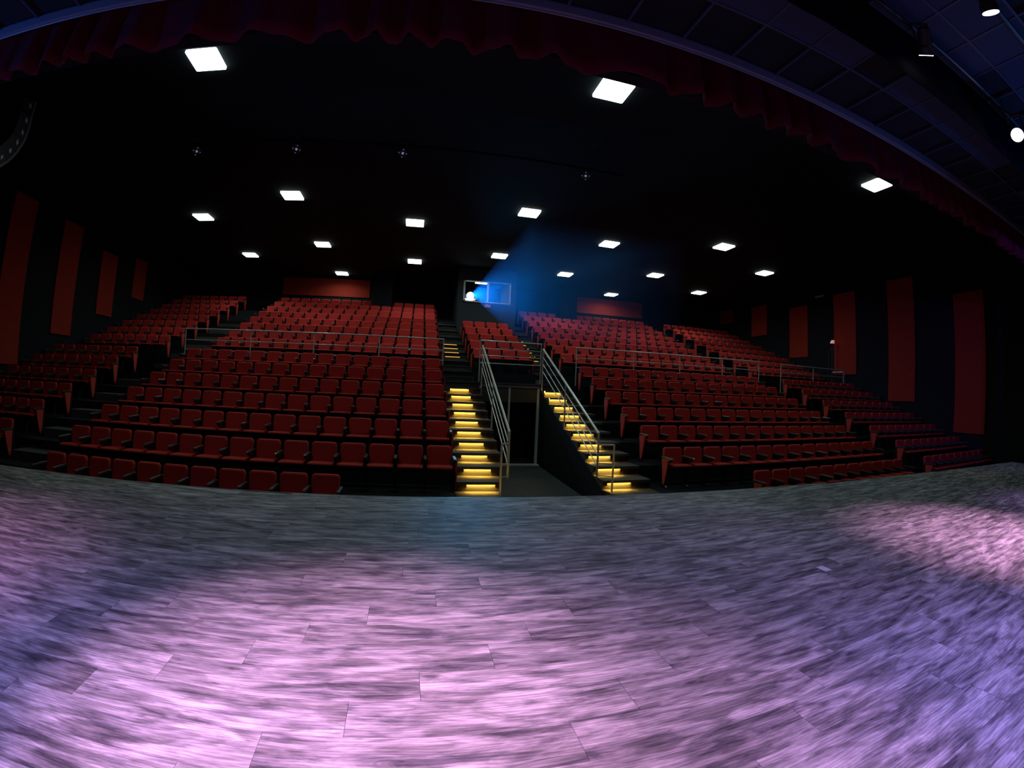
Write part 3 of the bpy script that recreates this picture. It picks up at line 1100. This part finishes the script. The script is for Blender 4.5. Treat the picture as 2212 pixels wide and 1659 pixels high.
# curved line array hanging at the left
prof = [(6.74, 5.02), (6.76, 4.72), (6.79, 4.42), (6.76, 4.14), (6.66, 3.88), (6.50, 3.64), (6.30, 3.44)]
t = tag(empty('line_array_speaker', (-8.4, 6.6, CZ + 3.4)), 'curved hanging loudspeaker array at the left picture edge', 'loudspeaker')
off = parent_off(t)
for (ya, za), (yb, zb) in zip(prof, prof[1:]):
    a, b = Vector((-8.0, ya, CZ + za)), Vector((-8.0, yb, CZ + zb))
    dn = (b - a).normalized()
    bk = Vector((0, -dn.z, dn.y)) * -1.0
    if bk.y > 0:
        bk = -bk
    a2, b2 = a + dn * .006, b - dn * .006

    def cab(bm):
        for x in (0,):
            pts = [a2, b2, b2 + bk * .36 - dn * .03, a2 + bk * .36 + dn * .03]
            A = [bm.verts.new(p - off) for p in pts]
            B = [bm.verts.new(p + Vector((-.8, 0, 0)) - off) for p in pts]
            for i in range(4):
                bm.faces.new((A[i], A[(i + 1) % 4], B[(i + 1) % 4], B[i]))
            bm.faces.new(A[::-1]); bm.faces.new(B)
    c_ = build('cabinet', cab, 'dark_metal', t)

    def strip(bm):
        pts = [a2 + bk * .0, b2 + bk * .0, b2 + bk * .05, a2 + bk * .05]
        A = [bm.verts.new(p + Vector((.004, 0, 0)) - off) for p in pts]
        B = [bm.verts.new(p + Vector((.012, 0, 0)) - off) for p in pts]
        for i in range(4):
            bm.faces.new((A[i], A[(i + 1) % 4], B[(i + 1) % 4], B[i]))
        bm.faces.new(A[::-1]); bm.faces.new(B)
    build('edge_strip', strip, 'speaker_grey', c_)
    m_ = (a + b) / 2 + bk * .16

    def fin(bm):
        pts = [m_ - dn * .05 + bk * .03, m_ - dn * .01 - bk * .03, m_ + dn * .05 - bk * .03, m_ + dn * .02 + bk * .03]
        A = [bm.verts.new(p + Vector((.002, 0, 0)) - off) for p in pts]
        B = [bm.verts.new(p + Vector((.03, 0, 0)) - off) for p in pts]
        for i in range(4):
            bm.faces.new((A[i], A[(i + 1) % 4], B[(i + 1) % 4], B[i]))
        bm.faces.new(A[::-1]); bm.faces.new(B)
    build('rigging_link', fin, 'fin_grey', c_)
bar('hanging_cable', (-8.3, 6.6, CZ + 5.0), (-8.3, 6.6, CZ + 5.45), t, .008, 'dark_metal')

# exit lamp on a pole by the side door, vent on the right wall
t = tag(empty('lamp_pole', W(34.5, 28.0, ZX)), 'thin dark pole with small pinkish lamp by the right wall', 'lamp')
off = parent_off(t)
bar('pole', W(34.5, 28.0, ZX), W(34.5, 28.0, 4.95), t, .022, 'arm_plastic')
build('base', lambda bm: lathe(bm, [(.16, 0), (.16, .02), (.03, .035)], (0, 0, 0), (0, 0, 1), 16), 'dark_metal', t)
build('lamp_head', lambda bm: prism(bm, [(-.10, 0), (.10, 0), (.10, .14), (.02, .15)], -.06, .06, 'y'), 'sign_light', t, loc=W(34.5, 28.0, 5.05) - off)
build('bracket', lambda bm: bx(bm, (-.015, -.015, 0), (.015, .015, .07)), 'dark_metal', t, loc=W(34.5, 28.0, 4.93) - off)
t = tag(empty('wall_vent', W(XR - .02, 30.0, 9.55)), 'small grey slotted vent high on the right wall', 'vent')
build('vent_frame', lambda bm: bx(bm, (-.03, -.3, 0), (.02, .3, .10)), 'dark_metal', t)
for z in (.02, .05, .08):
    build('slat', lambda bm: bx(bm, (-.05, -.28, z - .006), (-.02, .28, z + .006)), 'aluminium', t)

# ================================================================== OVER THE STAGE
ZS = 3.56           # stage ceiling above the lens
TILE = 0.61
ceil = struct(build('ceiling_stage', lambda bm: bx(bm, (-9.0, -2.5, CZ + ZS + .12), (13.6, 3.6, CZ + ZS + .16)), 'tile_black'), 'dark tiled ceiling over the stage')
x_ph, y_ph = 1.159 * ZS, 0.7415 * ZS      # a crossing of the ceiling grid
bm = bmesh.new(); bx(bm, (-TILE / 2 + .012, -TILE / 2 + .012, -.008), (TILE / 2 - .012, TILE / 2 - .012, .008))
tile_me = mesh('ceiling_tile', bm, 'tile_grey')
bm = bmesh.new(); bx(bm, (-TILE / 2 + .012, -TILE / 2 + .012, -.008), (TILE / 2 - .012, TILE / 2 - .012, .008))
tile_bk = mesh('ceiling_tile', bm, 'tile_black')
i0 = math.floor((-8.5 - x_ph) / TILE); i1 = math.ceil((12.5 - x_ph) / TILE)
j0 = math.floor((-0.9 - y_ph) / TILE); j1 = 1
for j in range(j0, j1):
    for i in range(i0, i1):
        cx, cy = x_ph + (i + .5) * TILE, y_ph + (j + .5) * TILE
        if cy > 3.2:
            continue
        dark = (j == 0) or (j % 2 == 0 and random.random() < 0.75) or random.random() < 0.12
        put('ceiling_tile', tile_bk if dark else tile_me, ceil, (cx, cy, CZ + ZS + (.05 if dark else 0.012)))
for j in range(j0, j1 + 1):
    y = y_ph + j * TILE
    if y < 3.3:
        build('ceiling_rail', lambda bm: bx(bm, (-8.8, y - .014, CZ + ZS - .012), (13.2, y + .014, CZ + ZS + .03)), 'tbar_paint', ceil)
for i in range(i0, i1 + 1):
    x = x_ph + i * TILE
    build('ceiling_rail', lambda bm: bx(bm, (x - .012, -1.5, CZ + ZS - .006), (x + .012, 3.3, CZ + ZS + .03)), 'tbar_paint', ceil)

# black border drape and the batten in front of it
def drape(bm, x0, x1, y, z0, z1, amp, per, th, nz=4, seed=1, hem=0.0):
    rnd = random.Random(seed)
    xs = []
    x = x0
    ph = 0.0
    pts = []
    step = 0.03
    f = 2 * math.pi / per
    while x <= x1 + 1e-6:
        pts.append((x, ph))
        ph += step * f * (1 + 0.45 * math.sin(x * 1.7 + seed) + 0.25 * math.sin(x * 4.1 + 2 * seed))
        x += step
    rows = []
    for s in (0, 1):
        for iz in range(nz + 1):
            t_ = iz / nz
            z = z0 + (z1 - z0) * t_
            a = amp * (1 - 0.55 * t_)
            rows.append([bm.verts.new((x, y + a * (math.sin(ph) + .3 * math.sin(2.3 * ph + .7)) + (th if s else 0),
                                       z + (hem * math.sin(ph * .5 + 1) if iz == 0 else 0))) for x, ph in pts])
    n = nz + 1
    for s in (0, 1):
        for iz in range(nz):
            A, B = rows[s * n + iz], rows[s * n + iz + 1]
            for i in range(len(A) - 1):
                bm.faces.new((A[i], A[i + 1], B[i + 1], B[i]))
    for iz in (0, nz):
        A, B = rows[iz], rows[n + iz]
        for i in range(len(A) - 1):
            bm.faces.new((A[i], A[i + 1], B[i + 1], B[i]))
    for i in (0, -1):
        for iz in range(nz):
            bm.faces.new((rows[iz][i], rows[iz + 1][i], rows[n + iz + 1][i], rows[n + iz][i]))


def smooth(o):
    for p in o.data.polygons:
        p.use_smooth = True
    return o


tag(smooth(build('border_drape', lambda bm: drape(bm, -8.6, 13.0, 1.82, CZ + 2.86, CZ + ZS - .02, .003, .5, .01, seed=5), 'black_drape')),
    'plain black border drape hanging from the stage ceiling', 'drape')
tag(smooth(build('valance_curtain', lambda bm: drape(bm, -8.9, 13.3, 3.40, CZ + 2.985, CZ + 3.9, .085, .50, .012, nz=6, seed=2, hem=.012), 'valance_velvet')),
    'long red scalloped valance curtain across the stage opening', 'curtain')
t = tag(empty('curtain_track', (0, 3.24, CZ + 3.42)), 'long grey curtain track in front of the red valance', 'curtain track')
off = parent_off(t)
build('track_beam', lambda bm: bx(bm, Vector((-8.9, 3.235, CZ + 3.46)) - off, Vector((13.3, 3.30, CZ + 3.58)) - off), 'track_paint', t, bevel=.012)
plain('track_lip', (0.6, 0.58, 0.62), 0.3, metal=0.6)
build('track_lip', lambda bm: tube(bm, [Vector((-8.9, 3.27, CZ + 3.445)) - off, Vector((13.3, 3.27, CZ + 3.445)) - off], .008, 6), 'track_lip', t)

# gathered red curtain at the right end of the stage opening
def leg(bm):
    drape(bm, 12.95, 13.5, 3.85, 0.02, 4.45, .07, .22, .02, nz=8, seed=9)


tag(smooth(build('side_curtain', leg, 'valance_velvet')), 'gathered red curtain at the right picture edge', 'curtain')

# lighting battens and lamps over the stage
t = tag(empty('lighting_batten', (0, 1.55, CZ + 3.28)), 'black lighting pipe beside the border drape over the stage', 'pipe')
bar('pipe', (-7.5, 1.66, CZ + 3.40), (12.5, 1.66, CZ + 3.40), t, .025, 'dark_metal')
for x in (-6, -2, 2, 6, 10):
    bar('hanger', (x, 1.66, CZ + 3.40), (x, 1.66, CZ + ZS), t, .008, 'dark_metal')
t = tag(empty('lighting_batten', (0, .9, CZ + 3.28)), 'black lighting pipe nearest the camera over the stage', 'pipe')
bar('pipe', (-7.5, .9, CZ + 3.42), (12.5, .9, CZ + 3.42), t, .025, 'dark_metal')
for x in (-6, -2, 2, 6, 10):
    bar('hanger', (x, .9, CZ + 3.42), (x, .9, CZ + ZS), t, .008, 'dark_metal')
G = 'bright stage lamps under the stage ceiling'
can('stage_lamp', (1.97 * 2.90, .519 * 2.90, CZ + 2.90), (0.5, 0.5, 1.2), .085, .26, 'bright round stage lamp at the right picture edge', 'stage lamp', G, 'par_lens', pipe=(1.66, CZ + 3.40))
can('stage_lamp', (1.29 * 3.0, .535 * 3.0, CZ + 3.0), (1.29 * 3.0 + .4, .535 * 3.0 + .45, CZ + 3.0 - .77), .075, .26, 'stage lamp showing a thin bright crescent below the border drape', 'stage lamp', G, 'par_lens', pipe=(1.66, CZ + 3.40))
can('stage_lamp', (1.266 * 3.05, .283 * 3.05, CZ + 3.05), (1.266 * 3.05 + .35, .283 * 3.05 + .2, CZ + 3.05 - .92), .085, .26, 'stage lamp seen edge-on near the top right corner', 'stage lamp', G, 'par_lens', pipe=(.9, CZ + 3.42))
# lamps grazing the border drape
spot('border_graze_light', (4.05, 1.62, CZ + 2.80), (4.6, 1.86, CZ + 3.05), 0.8, (0.1, 0.35, 1.0), 40, .9, .02)
spot('border_graze_light', (6.15, 1.62, CZ + 2.72), (6.0, 1.86, CZ + 3.0), 0.9, (0.45, 0.2, 1.0), 36, .9, .02)

# white plate lying on the stage
t = tag(empty('floor_plate', (3.113, 2.424, 0.0), 0.02), 'small white plate lying on the plank stage floor', 'plate')
build('plate', lambda bm: bx(bm, (-.039, -.053, 0.0005), (.039, .053, .006)), 'white_plate', t, bevel=.003)
for x, y in ((-.02, .04), (.02, .042), (0, .01), (-.02, -.04), (.022, -.038)):
    build('screw_head', lambda bm: lathe(bm, [(.004, .005), (.004, .0075)], (x, y, 0), (0, 0, 1), 8), 'dark_metal', t)
